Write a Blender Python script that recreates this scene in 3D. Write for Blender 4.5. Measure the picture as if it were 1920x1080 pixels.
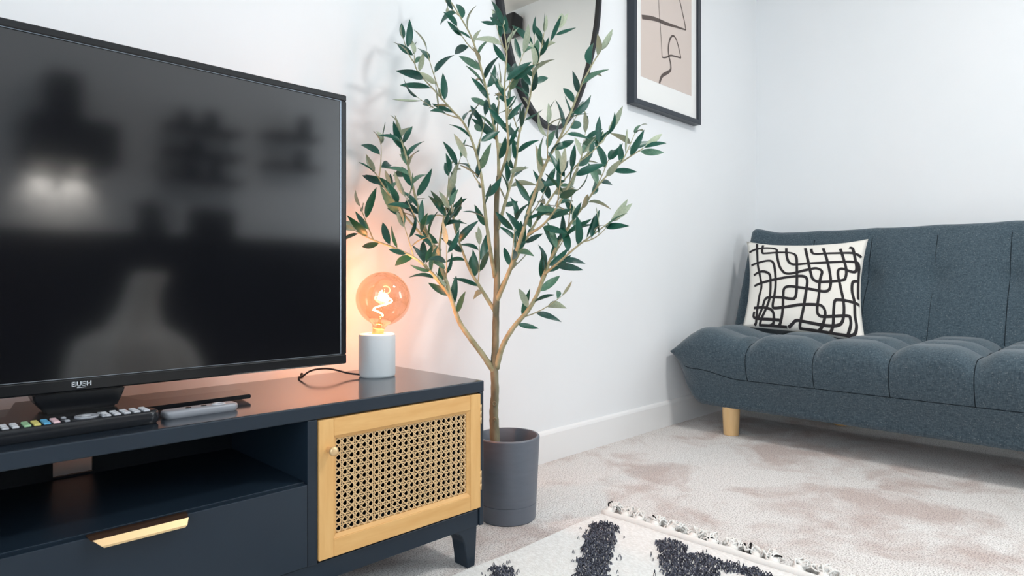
import bpy, bmesh, math, random
from mathutils import Vector, Matrix, noise
for o in list(bpy.data.objects): bpy.data.objects.remove(o)
S = bpy.context.scene; C = S.collection
R2 = math.sqrt(2.0)
# ------------------------------------------------------------------ camera, sky, lights, exposure
F, CX, CY, CAMZ = 1207.0, 960.0, 525.0, 0.65
cd = bpy.data.cameras.new('camera'); cam = bpy.data.objects.new('camera', cd); C.objects.link(cam)
cam.location = (0, 0, CAMZ); cam.rotation_euler = (math.pi/2, 0, -math.pi/4)
cd.sensor_width = 36; cd.lens = F*36/1920; cd.shift_y = (CY-540)/1920; cd.clip_start = 0.02
S.camera = cam
S.view_settings.view_transform = 'Standard'; S.view_settings.look = 'None'
S.view_settings.gamma = 1; S.view_settings.use_curve_mapping = False
S.view_settings.exposure = -0.13
w = bpy.data.worlds.new('sky'); S.world = w; w.use_nodes = True
bg = w.node_tree.nodes['Background']; bg.inputs[0].default_value = (0.82, 0.91, 1.0, 1); bg.inputs[1].default_value = 1.5
def area(name, loc, rot, sx, sy, energy, col):
    l = bpy.data.lights.new(name, 'AREA'); l.shape = 'RECTANGLE'; l.size = sx; l.size_y = sy; l.energy = energy; l.color = col
    o = bpy.data.objects.new(name, l); C.objects.link(o); o.location = loc; o.rotation_euler = rot
    return o
RX0, RX1, RY0, RY1, RZ = -1.8, 3.44, -2.25, 1.547, 2.68     # the room
area('daylight_through_side_window', (-1.98, -0.8, 1.35), (0, -math.pi/2, 0), 2.0, 2.3, 66, (0.84, 0.93, 1.0))
area('daylight_through_end_window', (3.62, -1.5, 1.45), (0, math.pi/2, 0), 1.7, 1.2, 62, (0.88, 0.945, 1.0))

# ------------------------------------------------------------------ helpers
def P(px, py, t):                 # a point seen at (px, py), t metres in front of the camera
    u = (px-CX)/F; v = (CY-py)/F
    return Vector((t*(1+u)/R2, t*(1-u)/R2, CAMZ+v*t))
def on_y(px, py, y):              # the point of the plane y = const seen at (px, py)
    u = (px-CX)/F; return P(px, py, y*R2/(1-u))
def refl(px, py, y, ym=1.264):    # the point of the plane y = const mirrored at (px, py) by the television
    u = (px-CX)/F; v = (CY-py)/F; t = (2*ym-y)*R2/(1-u)
    return Vector((t*(1+u)/R2, y, CAMZ+v*t))
def lin(r, g, b): 
    f = lambda c: (c/255/12.92 if c/255 <= .04045 else ((c/255+.055)/1.055)**2.4)
    return (f(r), f(g), f(b), 1)
WL = {}
def empty(name, loc, label=None, cat=None, group=None):
    o = bpy.data.objects.new(name, None); C.objects.link(o); o.location = loc; o.empty_display_size = .05
    WL[o.name] = Vector(loc); tag(o, label, cat, group); return o
def tag(o, label=None, cat=None, group=None, kind=None):
    for k, v in (('label', label), ('category', cat), ('group', group), ('kind', kind)):
        if v: o[k] = v
    return o
def obj(name, bm, mat, parent=None, smooth=False, label=None, cat=None, group=None, kind=None, autos=None):
    bm.normal_update()
    vs = bm.verts
    lo = Vector((min(v.co.x for v in vs), min(v.co.y for v in vs), min(v.co.z for v in vs)))
    hi = Vector((max(v.co.x for v in vs), max(v.co.y for v in vs), max(v.co.z for v in vs)))
    c = (lo+hi)/2
    if parent is None: c.z = lo.z
    for v in vs: v.co -= c
    me = bpy.data.meshes.new(name); bm.to_mesh(me); bm.free()
    for m in (mat if isinstance(mat, (list, tuple)) else [mat]): me.materials.append(m)
    if smooth: me.polygons.foreach_set('use_smooth', [True]*len(me.polygons))
    o = bpy.data.objects.new(name, me); C.objects.link(o); WL[o.name] = c.copy()
    if autos:
        me.set_sharp_from_angle(angle=math.radians(autos)) if hasattr(me, 'set_sharp_from_angle') else None
    if parent: o.parent = parent; o.location = c - WL[parent.name]
    else: o.location = c
    tag(o, label, cat, group, kind); return o
def box(bm, lo, hi, bev=0, seg=2, mi=0):
    r = bmesh.ops.create_cube(bm, size=1); vs = r['verts']
    for v in vs:
        v.co = Vector([(lo[i] if v.co[i] < 0 else hi[i]) for i in range(3)])
    fs = {f for v in vs for f in v.link_faces}
    for f in fs: f.material_index = mi
    if bev:
        es = {e for v in vs for e in v.link_edges}
        bmesh.ops.bevel(bm, geom=list(es), offset=bev, segments=seg, profile=.5, affect='EDGES')
    return bm
def B(lo, hi, bev=0, seg=2): return box(bmesh.new(), lo, hi, bev, seg)
def frames(pts):
    T = []
    for i in range(len(pts)):
        a = pts[max(i-1, 0)]; b = pts[min(i+1, len(pts)-1)]; T.append((b-a).normalized() if (b-a).length > 1e-9 else Vector((0,0,1)))
    n = T[0].orthogonal().normalized(); out = []
    for t in T:
        n = (n - t*n.dot(t)); n = n.normalized() if n.length > 1e-6 else t.orthogonal().normalized()
        out.append((t, n, t.cross(n)))
    return out
def tube(bm, pts, rad, n=8, cap=True, mi=0):
    pts = [Vector(p) for p in pts]; fr = frames(pts); rings = []
    for i, p in enumerate(pts):
        r = rad[i] if isinstance(rad, (list, tuple)) else rad
        rings.append([bm.verts.new(p + (fr[i][1]*math.cos(2*math.pi*k/n) + fr[i][2]*math.sin(2*math.pi*k/n))*r) for k in range(n)])
    for a, b in zip(rings, rings[1:]):
        for k in range(n):
            f = bm.faces.new((a[k], a[(k+1) % n], b[(k+1) % n], b[k])); f.material_index = mi; f.smooth = True
    if cap:
        bm.faces.new(rings[0][::-1]).material_index = mi; bm.faces.new(rings[-1]).material_index = mi
    return bm
def lathe(bm, prof, c, n=40, axis=None, close=True):
    c = Vector(c); Z = Vector(axis).normalized() if axis else Vector((0, 0, 1))
    X = Vector((1, 0, 0)); X = (X-Z*X.dot(Z)).normalized(); Y = Z.cross(X); rings = []
    for r, z in prof:
        if r < 1e-6: rings.append([bm.verts.new(c+Z*z)])
        else: rings.append([bm.verts.new(c+Z*z+(X*math.cos(2*math.pi*k/n)+Y*math.sin(2*math.pi*k/n))*r) for k in range(n)])
    for a, b in zip(rings, rings[1:]):
        for k in range(n):
            k2 = (k+1) % n
            if len(a) == 1 and len(b) == 1: continue
            if len(a) == 1: bm.faces.new((a[0], b[k2], b[k]))
            elif len(b) == 1: bm.faces.new((a[k], a[k2], b[0]))
            else: bm.faces.new((a[k], a[k2], b[k2], b[k]))
    return bm
def prism(bm, poly, vec):         # polygon (list of Vectors) pushed along vec
    vec = Vector(vec); a = [bm.verts.new(Vector(p)) for p in poly]; b = [bm.verts.new(Vector(p)+vec) for p in poly]
    bm.faces.new(a); bm.faces.new(b[::-1]); n = len(a)
    for i in range(n): bm.faces.new((a[i], b[i], b[(i+1) % n], a[(i+1) % n]))
    bmesh.ops.recalc_face_normals(bm, faces=bm.faces); return bm
def catmull(pts, per=6, closed=False):
    pts = [Vector(p) for p in pts]; n = len(pts); out = []
    rng = range(n if closed else n-1)
    for i in rng:
        if closed: p0, p1, p2, p3 = pts[(i-1) % n], pts[i], pts[(i+1) % n], pts[(i+2) % n]
        else: p0, p1, p2, p3 = pts[max(i-1, 0)], pts[i], pts[i+1], pts[min(i+2, n-1)]
        for k in range(per):
            s = k/per
            out.append(.5*((2*p1)+(p2-p0)*s+(2*p0-5*p1+4*p2-p3)*s*s+(3*p1-p0-3*p2+p3)*s**3))
    if not closed: out.append(pts[-1])
    return out
def sm(a, b, x):
    x = max(0, min(1, (x-a)/(b-a))); return x*x*(3-2*x)

# ------------------------------------------------------------------ materials
def mat(name, col, rough=.5, spec=.5, metal=0, ior=None, noise_amt=0, noise_scale=20, col2=None, bump=0, bump_scale=200, stretch=None, coat=0, sheen=0):
    m = bpy.data.materials.new(name); m.use_nodes = True; nt = m.node_tree; b = nt.nodes['Principled BSDF']
    c = col if len(col) == 4 else (*col, 1)
    b.inputs['Base Color'].default_value = c; b.inputs['Roughness'].default_value = rough
    b.inputs['Specular IOR Level'].default_value = spec; b.inputs['Metallic'].default_value = metal
    if ior: b.inputs['IOR'].default_value = ior
    if coat: b.inputs['Coat Weight'].default_value = coat; b.inputs['Coat Roughness'].default_value = .15
    if sheen: b.inputs['Sheen Weight'].default_value = sheen
    tc = nt.nodes.new('ShaderNodeTexCoord'); src = tc.outputs['Object']
    if stretch:
        mp = nt.nodes.new('ShaderNodeMapping'); mp.inputs['Scale'].default_value = stretch
        nt.links.new(src, mp.inputs[0]); src = mp.outputs[0]
    if col2:
        n = nt.nodes.new('ShaderNodeTexNoise'); n.inputs['Scale'].default_value = noise_scale; n.inputs['Detail'].default_value = 4
        r = nt.nodes.new('ShaderNodeValToRGB'); r.color_ramp.elements[0].color = c; r.color_ramp.elements[1].color = col2 if len(col2) == 4 else (*col2, 1)
        r.color_ramp.elements[0].position = .5-noise_amt; r.color_ramp.elements[1].position = .5+noise_amt
        nt.links.new(src, n.inputs[0]); nt.links.new(n.outputs[0], r.inputs[0]); nt.links.new(r.outputs[0], b.inputs['Base Color'])
    if bump:
        n2 = nt.nodes.new('ShaderNodeTexNoise'); n2.inputs['Scale'].default_value = bump_scale; n2.inputs['Detail'].default_value = 3
        bp = nt.nodes.new('ShaderNodeBump'); bp.inputs['Strength'].default_value = bump; bp.inputs['Distance'].default_value = .002
        nt.links.new(src, n2.inputs[0]); nt.links.new(n2.outputs[0], bp.inputs['Height']); nt.links.new(bp.outputs[0], b.inputs['Normal'])
    return m
M = {}
M['wall'] = mat('white wall paint', lin(238, 240, 242), .7, .25, col2=lin(240, 242, 244), noise_amt=.2, noise_scale=3, bump=.05, bump_scale=350)
M['trim'] = mat('white satin trim', lin(240, 240, 240), .35, .4)
M['ceil'] = mat('ceiling paint', lin(238, 236, 232), .8, .2)
M['navy'] = mat('dark navy lacquer', lin(27, 39, 51), .36, .4, col2=lin(31, 44, 56), noise_amt=.25, noise_scale=6, bump=.03, bump_scale=600)
M['navytop'] = mat('dark navy lacquer top', lin(30, 38, 48), .12, .6, ior=1.95, col2=lin(34, 43, 53), noise_amt=.25, noise_scale=8, bump=.008, bump_scale=500)
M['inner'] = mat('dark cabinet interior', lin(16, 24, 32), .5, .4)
M['pine'] = mat('pale oiled wood', lin(232, 186, 122), .45, .4, col2=lin(214, 160, 96), noise_amt=.3, noise_scale=9, stretch=(1.2, 8, 9))
M['pinev'] = mat('pale oiled wood upright', lin(232, 186, 122), .45, .4, col2=lin(216, 164, 100), noise_amt=.3, noise_scale=9, stretch=(9, 8, 1.2))
M['cane'] = mat('woven cane', lin(236, 206, 160), .5, .4, col2=lin(216, 176, 126), noise_amt=.3, noise_scale=160)
M['gold'] = mat('brushed brass', lin(232, 198, 150), .38, .5, metal=.6)
M['bronze'] = mat('dark bronze', lin(84, 62, 50), .35, .5, metal=.6)
M['tvblack'] = mat('glossy black plastic', (.008, .009, .011, 1), .18, .5)
M['screen'] = mat('dark television glass', (.0035, .004, .006, 1), .09, .5, ior=1.85)
M['chrome'] = mat('bright bevel strip', lin(150, 160, 170), .2, .5, metal=.9)
M['logo'] = mat('silver print', lin(235, 240, 245), .4, .5)
M['grey'] = mat('grey satin plastic', lin(150, 153, 160), .3, .5)
M['darkgrey'] = mat('charcoal plastic', lin(26, 29, 34), .25, .5)
M['rubber'] = mat('pale rubber key', lin(190, 192, 198), .35, .5)
M['key_y'] = mat('yellow key', lin(214, 204, 120), .4); M['key_b'] = mat('blue key', lin(90, 165, 205), .4)
M['key_r'] = mat('pink key', lin(225, 190, 195), .4); M['key_g'] = mat('green key', lin(150, 190, 150), .4)
M['ceramic'] = mat('pale grey ceramic', lin(205, 212, 216), .45, .4, bump=.05, bump_scale=120)
M['cord'] = mat('black cord', lin(28, 20, 18), .5)
M['pot'] = mat('slate grey pot', lin(96, 102, 112), .42, .45, col2=lin(104, 110, 120), noise_amt=.3, noise_scale=14, bump=.06, bump_scale=60, stretch=(1, 1, 6))
M['soil'] = mat('dark soil', lin(22, 20, 20), .9, .1, bump=1, bump_scale=120)
M['bark'] = mat('olive bark', lin(146, 140, 116), .8, .2, col2=lin(104, 101, 84), noise_amt=.15, noise_scale=40, bump=.8, bump_scale=160, stretch=(1, 1, .35))
M['stem'] = mat('pale twig', lin(188, 182, 148), .7, .25, col2=lin(150, 145, 112), noise_amt=.2, noise_scale=40, bump=.4, bump_scale=150)
def leafmat(n, c, c2, r): return mat(n, lin(*c), r, .5, col2=lin(*c2), noise_amt=.2, noise_scale=14)
M['leaf0'] = leafmat('deep green leaf', (14, 74, 62), (24, 92, 74), .38)
M['leaf1'] = leafmat('dark green leaf', (12, 56, 50), (26, 80, 70), .42)
M['leaf2'] = leafmat('soft green leaf', (66, 112, 92), (96, 134, 108), .5)
M['leaf3'] = leafmat('young pale leaf', (158, 172, 146), (180, 188, 164), .55)
M['under'] = leafmat('pale leaf underside', (150, 162, 136), (172, 178, 152), .6)
M['frame'] = mat('black picture frame', lin(40, 48, 58), .35, .45)
M['mblack'] = mat('matt black metal', lin(24, 27, 32), .4, .45)
M['paper'] = mat('white paper mount', lin(240, 240, 238), .6, .3)
M['pink'] = mat('blush print', lin(216, 204, 198), .6, .3, col2=lin(212, 196, 186), noise_amt=.4, noise_scale=2)
M['ink'] = mat('warm grey ink', lin(98, 88, 84), .7, .2)
M['mirror'] = mat('mirror glass', (.81, .78, .72, 1), .0, .5, metal=1)
M['rugw'] = mat('cream woven wool', lin(242, 241, 239), .9, .1, col2=lin(228, 226, 223), noise_amt=.12, noise_scale=220, bump=.7, bump_scale=450, stretch=(1, .5, 1))
M['rugb'] = mat('black wool loop', lin(26, 28, 38), .85, .15, col2=lin(110, 113, 126), noise_amt=.16, noise_scale=150)
M['yarn'] = mat('white yarn', lin(242, 240, 236), .9, .1, bump=.5, bump_scale=600)
M['yarnb'] = mat('black yarn', lin(40, 38, 38), .9, .1)
M['cushion'] = mat('off-white canvas', lin(238, 234, 226), .9, .1, bump=.35, bump_scale=700)
M['print'] = mat('black fabric print', lin(52, 50, 52), .9, .1)
M['seam'] = mat('sofa seam thread', lin(34, 40, 46), .9, .1)
M['beech'] = mat('pale beech', lin(232, 196, 146), .45, .4, col2=lin(220, 178, 124), noise_amt=.3, noise_scale=10, stretch=(8, 8, 1))
M['white'] = mat('white plastic', lin(235, 235, 232), .4)
M['kdark'] = mat('charcoal kitchen front', lin(20, 22, 26), .4)
M['ktop'] = mat('dark worktop', lin(38, 38, 40), .35)
M['steel'] = mat('dark steel', lin(60, 62, 66), .35, metal=.7)
M['throw'] = mat('pale throw fabric', lin(226, 224, 220), .9, .1, bump=.3, bump_scale=300)
# sofa cloth: heathered weave
def sofa_mat():
    m = mat('heathered charcoal blue upholstery', lin(74, 88, 97), .92, .15, sheen=.25); nt = m.node_tree; b = nt.nodes['Principled BSDF']
    tc = nt.nodes.new('ShaderNodeTexCoord'); L = nt.links.new
    def nz(scale, st, detail=2):
        mp = nt.nodes.new('ShaderNodeMapping'); mp.inputs['Scale'].default_value = st; L(tc.outputs['Object'], mp.inputs[0])
        n = nt.nodes.new('ShaderNodeTexNoise'); n.inputs['Scale'].default_value = scale; n.inputs['Detail'].default_value = detail; L(mp.outputs[0], n.inputs[0]); return n
    a = nz(300, (1, .25, 1)); d = nz(300, (1, 1, .25)); k = nz(380, (1, .6, 1), 0)
    mx = nt.nodes.new('ShaderNodeMath'); mx.operation = 'ADD'; L(a.outputs[0], mx.inputs[0]); L(d.outputs[0], mx.inputs[1])
    r = nt.nodes.new('ShaderNodeValToRGB'); r.color_ramp.elements[0].position = .36; r.color_ramp.elements[1].position = .66
    hv = nt.nodes.new('ShaderNodeMath'); hv.operation = 'MULTIPLY'; hv.inputs[1].default_value = .5; L(mx.outputs[0], hv.inputs[0]); L(hv.outputs[0], r.inputs[0])
    r.color_ramp.elements[0].color = lin(52, 67, 77); r.color_ramp.elements[1].color = lin(84, 99, 108)
    r2 = nt.nodes.new('ShaderNodeValToRGB'); r2.color_ramp.elements[0].position = .72; r2.color_ramp.elements[1].position = .80
    L(k.outputs[0], r2.inputs[0]); mix = nt.nodes.new('ShaderNodeMixRGB'); mix.inputs[2].default_value = lin(112, 120, 124)
    L(r2.outputs[0], mix.inputs[0]); L(r.outputs[0], mix.inputs[1]); L(mix.outputs[0], b.inputs['Base Color'])
    bp = nt.nodes.new('ShaderNodeBump'); bp.inputs['Strength'].default_value = .35; bp.inputs['Distance'].default_value = .002
    L(hv.outputs[0], bp.inputs['Height']); L(bp.outputs[0], b.inputs['Normal']); return m
M['sofa'] = sofa_mat()
def carpet_mat():
    m = mat('pinkish beige cut pile carpet', lin(205, 194, 187), .95, .08, sheen=.2); nt = m.node_tree; b = nt.nodes['Principled BSDF']; L = nt.links.new
    tc = nt.nodes.new('ShaderNodeTexCoord')
    def nz(scale, detail, dist=0, rough=.5):
        n = nt.nodes.new('ShaderNodeTexNoise'); n.inputs['Scale'].default_value = scale; n.inputs['Detail'].default_value = detail
        n.inputs['Distortion'].default_value = dist; n.inputs['Roughness'].default_value = rough; L(tc.outputs['Object'], n.inputs[0]); return n
    big = nz(4.2, 5, .4, .62); r = nt.nodes.new('ShaderNodeValToRGB'); L(big.outputs[0], r.inputs[0])
    r.color_ramp.elements[0].position = .36; r.color_ramp.elements[1].position = .53
    r.color_ramp.elements[0].color = lin(208, 192, 186); r.color_ramp.elements[1].color = lin(238, 234, 231)
    fine = nz(260, 2); r2 = nt.nodes.new('ShaderNodeValToRGB'); L(fine.outputs[0], r2.inputs[0])
    r2.color_ramp.elements[0].position = .34; r2.color_ramp.elements[1].position = .54
    r2.color_ramp.elements[0].color = (.50, .47, .46, 1); r2.color_ramp.elements[1].color = (1, 1, 1, 1)
    mx = nt.nodes.new('ShaderNodeMixRGB'); mx.blend_type = 'MULTIPLY'; mx.inputs[0].default_value = 1
    L(r.outputs[0], mx.inputs[1]); L(r2.outputs[0], mx.inputs[2]); L(mx.outputs[0], b.inputs['Base Color'])
    bp = nt.nodes.new('ShaderNodeBump'); bp.inputs['Strength'].default_value = .8; bp.inputs['Distance'].default_value = .004
    L(fine.outputs[0], bp.inputs['Height']); L(bp.outputs[0], b.inputs['Normal']); return m
M['carpet'] = carpet_mat()
def glass_mat(name, tint, gloss=.12, grough=.02):
    m = bpy.data.materials.new(name); m.use_nodes = True; nt = m.node_tree; nt.nodes.remove(nt.nodes['Principled BSDF']); L = nt.links.new
    out = nt.nodes['Material Output']; t = nt.nodes.new('ShaderNodeBsdfTransparent'); t.inputs[0].default_value = tint
    g = nt.nodes.new('ShaderNodeBsdfGlossy'); g.inputs['Roughness'].default_value = grough; g.inputs[0].default_value = (1, .95, .9, 1)
    lw = nt.nodes.new('ShaderNodeLayerWeight'); lw.inputs[0].default_value = .5
    pw = nt.nodes.new('ShaderNodeMath'); pw.operation = 'POWER'; pw.inputs[1].default_value = 2.5; L(lw.outputs['Facing'], pw.inputs[0])
    ml = nt.nodes.new('ShaderNodeMath'); ml.operation = 'MULTIPLY_ADD'; ml.inputs[1].default_value = .5; ml.inputs[2].default_value = gloss; L(pw.outputs[0], ml.inputs[0])
    mx = nt.nodes.new('ShaderNodeMixShader'); L(ml.outputs[0], mx.inputs[0]); L(t.outputs[0], mx.inputs[1]); L(g.outputs[0], mx.inputs[2]); L(mx.outputs[0], out.inputs[0])
    return m
M['amber'] = glass_mat('amber tinted bulb glass', (.95, .76, .62, 1), .07)
M['pane'] = glass_mat('clear window glass', (.97, .98, .98, 1), .04)
def emit(name, col, s):
    m = bpy.data.materials.new(name); m.use_nodes = True; b = m.node_tree.nodes['Principled BSDF']
    b.inputs['Base Color'].default_value = (*col, 1); b.inputs['Emission Color'].default_value = (*col, 1); b.inputs['Emission Strength'].default_value = s; return m
M['filament'] = emit('glowing filament', (1, .62, .28), 45)
M['lit'] = emit('fill light opal diffuser', (1, .97, .92), 6)
M['spot'] = emit('hood lamp lens', (1, .93, .82), 8)

# ------------------------------------------------------------------ the room
def struct(name, bm, m, **k): return obj(name, bm, m, kind='structure', **k)
T = .12
struct('floor', B((RX0-T, RY0-T, -.1), (RX1+T, RY1+T, 0)), M['carpet'])
struct('ceiling', B((RX0-T, RY0-T, RZ), (RX1+T, RY1+T, RZ+.1)), M['ceil'])
struct('wall_back', B((RX0-T, RY1, 0), (RX1+T, RY1+T, RZ)), M['wall'])
struct('wall_front', B((RX0-T, RY0-T, 0), (RX1+T, RY0, RZ)), M['wall'])
def holed_wall(name, axis, fixed0, fixed1, a0, a1, h):   # wall with one window opening h = (a, b, z0, z1)
    bm = bmesh.new()
    for (p, q, z0, z1) in ((a0, h[0], 0, RZ), (h[1], a1, 0, RZ), (h[0], h[1], 0, h[2]), (h[0], h[1], h[3], RZ)):
        if axis == 'x': box(bm, (fixed0, p, z0), (fixed1, q, z1))
        else: box(bm, (p, fixed0, z0), (q, fixed1, z1))
    return struct(name, bm, M['wall'])
WL_H = (-1.95, .35, .35, 2.35); WF_H = (-2.1, -.9, .6, 2.3)
holed_wall('wall_left', 'x', RX0-T, RX0, RY0, RY1, WL_H)
holed_wall('wall_right', 'x', RX1, RX1+T, RY0, RY1, WF_H)
def window(name, axis, fixed, h, nb):
    bm = bmesh.new(); fw = .05
    def bx(p, q, z0, z1, d=.03):
        if axis == 'x': box(bm, (fixed-d, p, z0), (fixed+d, q, z1), .004)
        else: box(bm, (p, fixed-d, z0), (q, fixed+d, z1), .004)
    bx(h[0], h[0]+fw, h[2], h[3]); bx(h[1]-fw, h[1], h[2], h[3]); bx(h[0]+fw, h[1]-fw, h[2], h[2]+fw); bx(h[0]+fw, h[1]-fw, h[3]-fw, h[3])
    wd = h[1]-h[0]
    for k in range(1, nb): c = h[0]+wd*k/nb; bx(c-.025, c+.025, h[2]+fw, h[3]-fw, .028)
    o = struct(name, bm, M['trim'])
    for k in range(nb):
        p = h[0]+fw+(wd-2*fw)*k/nb; q = h[0]+fw+(wd-2*fw)*(k+1)/nb; b2 = bmesh.new()
        if axis == 'x': box(b2, (fixed-.004, p, h[2]+fw), (fixed+.004, q, h[3]-fw))
        else: box(b2, (p, fixed-.004, h[2]+fw), (q, fixed+.004, h[3]-fw))
        obj('pane', b2, M['pane'], o)
window('window_1', 'x', RX0-.06, WL_H, 3); window('window_2', 'x', RX1+.06, WF_H, 2)
def skirting(name, p0, p1, nrm):
    prof = [(0, 0), (.014, 0), (.014, .098), (.010, .106), (.004, .111), (0, .111)]
    n = Vector(nrm); bm = bmesh.new()
    prism(bm, [Vector(p0)+n*a+Vector((0, 0, z)) for a, z in prof], Vector(p1)-Vector(p0)); return struct(name, bm, M['trim'])
skirting('baseboard_back', (RX0, RY1, 0), (RX1, RY1, 0), (0, -1, 0))
skirting('baseboard_right', (RX1, RY0, 0), (RX1, RY1-.014, 0), (-1, 0, 0))

# ------------------------------------------------------------------ television cabinet
CF, CB, CL, CR, CT = 1.087, 1.446, -.417, .997, .420          # front, back, left, right, top
cab = empty('tv_cabinet', ((CL+CR)/2, (CF+CB)/2, 0), 'dark navy television cabinet with cane-panelled wooden door and open shelf', 'cabinet')
BOT = .128
bm = B((CL, CF, .394), (CR, CB, CT), .0025)
for f_ in bm.faces:
    f_.normal_update()
    if f_.normal.z < .6: f_.material_index = 1
obj('top_panel', bm, [M['navytop'], M['navy']], cab)
for x0, x1 in ((CL, CL+.012), (CR-.012, CR)): obj('side_panel', B((x0, CF+.002, .09), (x1, CB, .3935), .0015), M['navy'], cab)
for x0, x1 in ((.5635, .5835), (-.0035, .0165)): obj('divider', B((x0, CF+.001, BOT+.0005), (x1, CB-.012, .3935), .0015), M['navy'], cab)
obj('bottom_panel', B((CL+.0125, CF+.01, .112), (CR-.0125, CB-.012, BOT), .001), M['navy'], cab)
obj('shelf', B((.017, CF+.012, .268), (.563, CB-.0125, .282), .001), M['navy'], cab)
bm = bmesh.new(); hx0, hx1, hz0, hz1 = .24, .303, .286, .365
for lo, hi in (((CL+.0125, .0, .112), (hx0, 0, .3935)), ((hx1, 0, .112), (CR-.0125, 0, .3935)), ((hx0, 0, .112), (hx1, 0, hz0)), ((hx0, 0, hz1), (hx1, 0, .3935))):
    box(bm, (lo[0], CB-.012, lo[2]), (hi[0], CB-.004, hi[2]))
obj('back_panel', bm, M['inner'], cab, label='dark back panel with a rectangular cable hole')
obj('apron', B((CL+.0125, CF+.006, .09), (CR-.0125, CF+.03, .1275), .0015), M['navy'], cab)
obj('rear_rail', B((CL+.0125, CB-.04, .09), (CR-.0125, CB-.015, .1115), .0015), M['navy'], cab)
# drawer with a folded edge pull
dr = obj('drawer', B((.018, CF-.002, .131), (.562, CF+.014, .2795), .0015), M['navy'], cab)
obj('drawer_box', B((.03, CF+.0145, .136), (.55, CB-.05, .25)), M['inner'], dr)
hb = bmesh.new(); a0, a1 = .222, .357
def sheet(bm, rows, th, mi=0):     # rows of points, thickened downward along face normal
    g = [[bm.verts.new(Vector(p)) for p in r] for r in rows]
    fs = [bm.faces.new((g[i][j], g[i][j+1], g[i+1][j+1], g[i+1][j])) for i in range(len(g)-1) for j in range(len(g[0])-1)]
    for f in fs: f.material_index = mi
    bmesh.ops.recalc_face_normals(bm, faces=fs); bmesh.ops.solidify(bm, geom=fs, thickness=th)
obj('handle', (lambda b: (sheet(b, [[(a0, CF+.006, .2815), (a1, CF+.006, .2815)], [(a0, CF-.004, .2815), (a1, CF-.004, .2815)], [(a0+.004, CF-.014, .277), (a1-.002, CF-.014, .277)]], .0016), b)[1])(bmesh.new()), M['bronze'], dr, label='dark bronze folded edge pull')
obj('handle_lip', (lambda b: (sheet(b, [[(a0+.004, CF-.0142, .2772), (a1-.002, CF-.0142, .2772)], [(a0+.014, CF-.0205, .2685), (a1-.006, CF-.0205, .2685)], [(a0+.017, CF-.0212, .2660), (a1-.009, CF-.0212, .2660)]], .0016), b)[1])(bmesh.new()), M['gold'], dr, label='brass lip of the drawer pull')
# doors: frame, cane, knob, hinges
def cane(bm, x0, x1, z0, z1, y, p=.0143):
    w = .0017
    def rib(a, b, yy, w=w):
        a = Vector(a); b = Vector(b); d = (b-a).normalized(); s = Vector((-d.y, d.x))*w/2
        pts = [(a-s), (a+s), (b+s), (b-s)]
        f = [bm.verts.new((q.x, yy, q.y)) for q in pts]; k = [bm.verts.new((q.x, yy+.0006, q.y)) for q in pts]
        bm.faces.new(f); bm.faces.new(k[::-1])
        for i in range(4): bm.faces.new((f[i], k[i], k[(i+1) % 4], f[(i+1) % 4]))
    nx = int(round((x1-x0)/p)); nz = int(round((z1-z0)/p)); px = (x1-x0)/nx; pz = (z1-z0)/nz
    for i in range(nx+1):
        for s in (-.15, .15):
            x = x0+(i+s)*px
            if x0 < x < x1: rib((x, z0), (x, z1), y)
    for j in range(nz+1):
        for s in (-.15, .15):
            z = z0+(j+s)*pz
            if z0 < z < z1: rib((x0, z), (x1, z), y-.0007)
    def clip(c, sg):    # line in cell units: b = sg*a + c
        q = []
        for a, b in ((0, c), (nx, sg*nx+c)):
            if 0 <= b <= nz: q.append((a, b))
        for b in (0, nz):
            a = (b-c)/sg
            if 0 < a < nx: q.append((a, b))
        return q[:2] if len(q) >= 2 else None
    for k in range(-nx-1, nz+nx+2):
        for sg in (1, -1):
            q = clip(k+.5, sg)
            if q and q[0] != q[1]: rib((x0+q[0][0]*px, z0+q[0][1]*pz), (x0+q[1][0]*px, z0+q[1][1]*pz), y-.0014 if sg > 0 else y-.0021, .0018)
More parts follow.
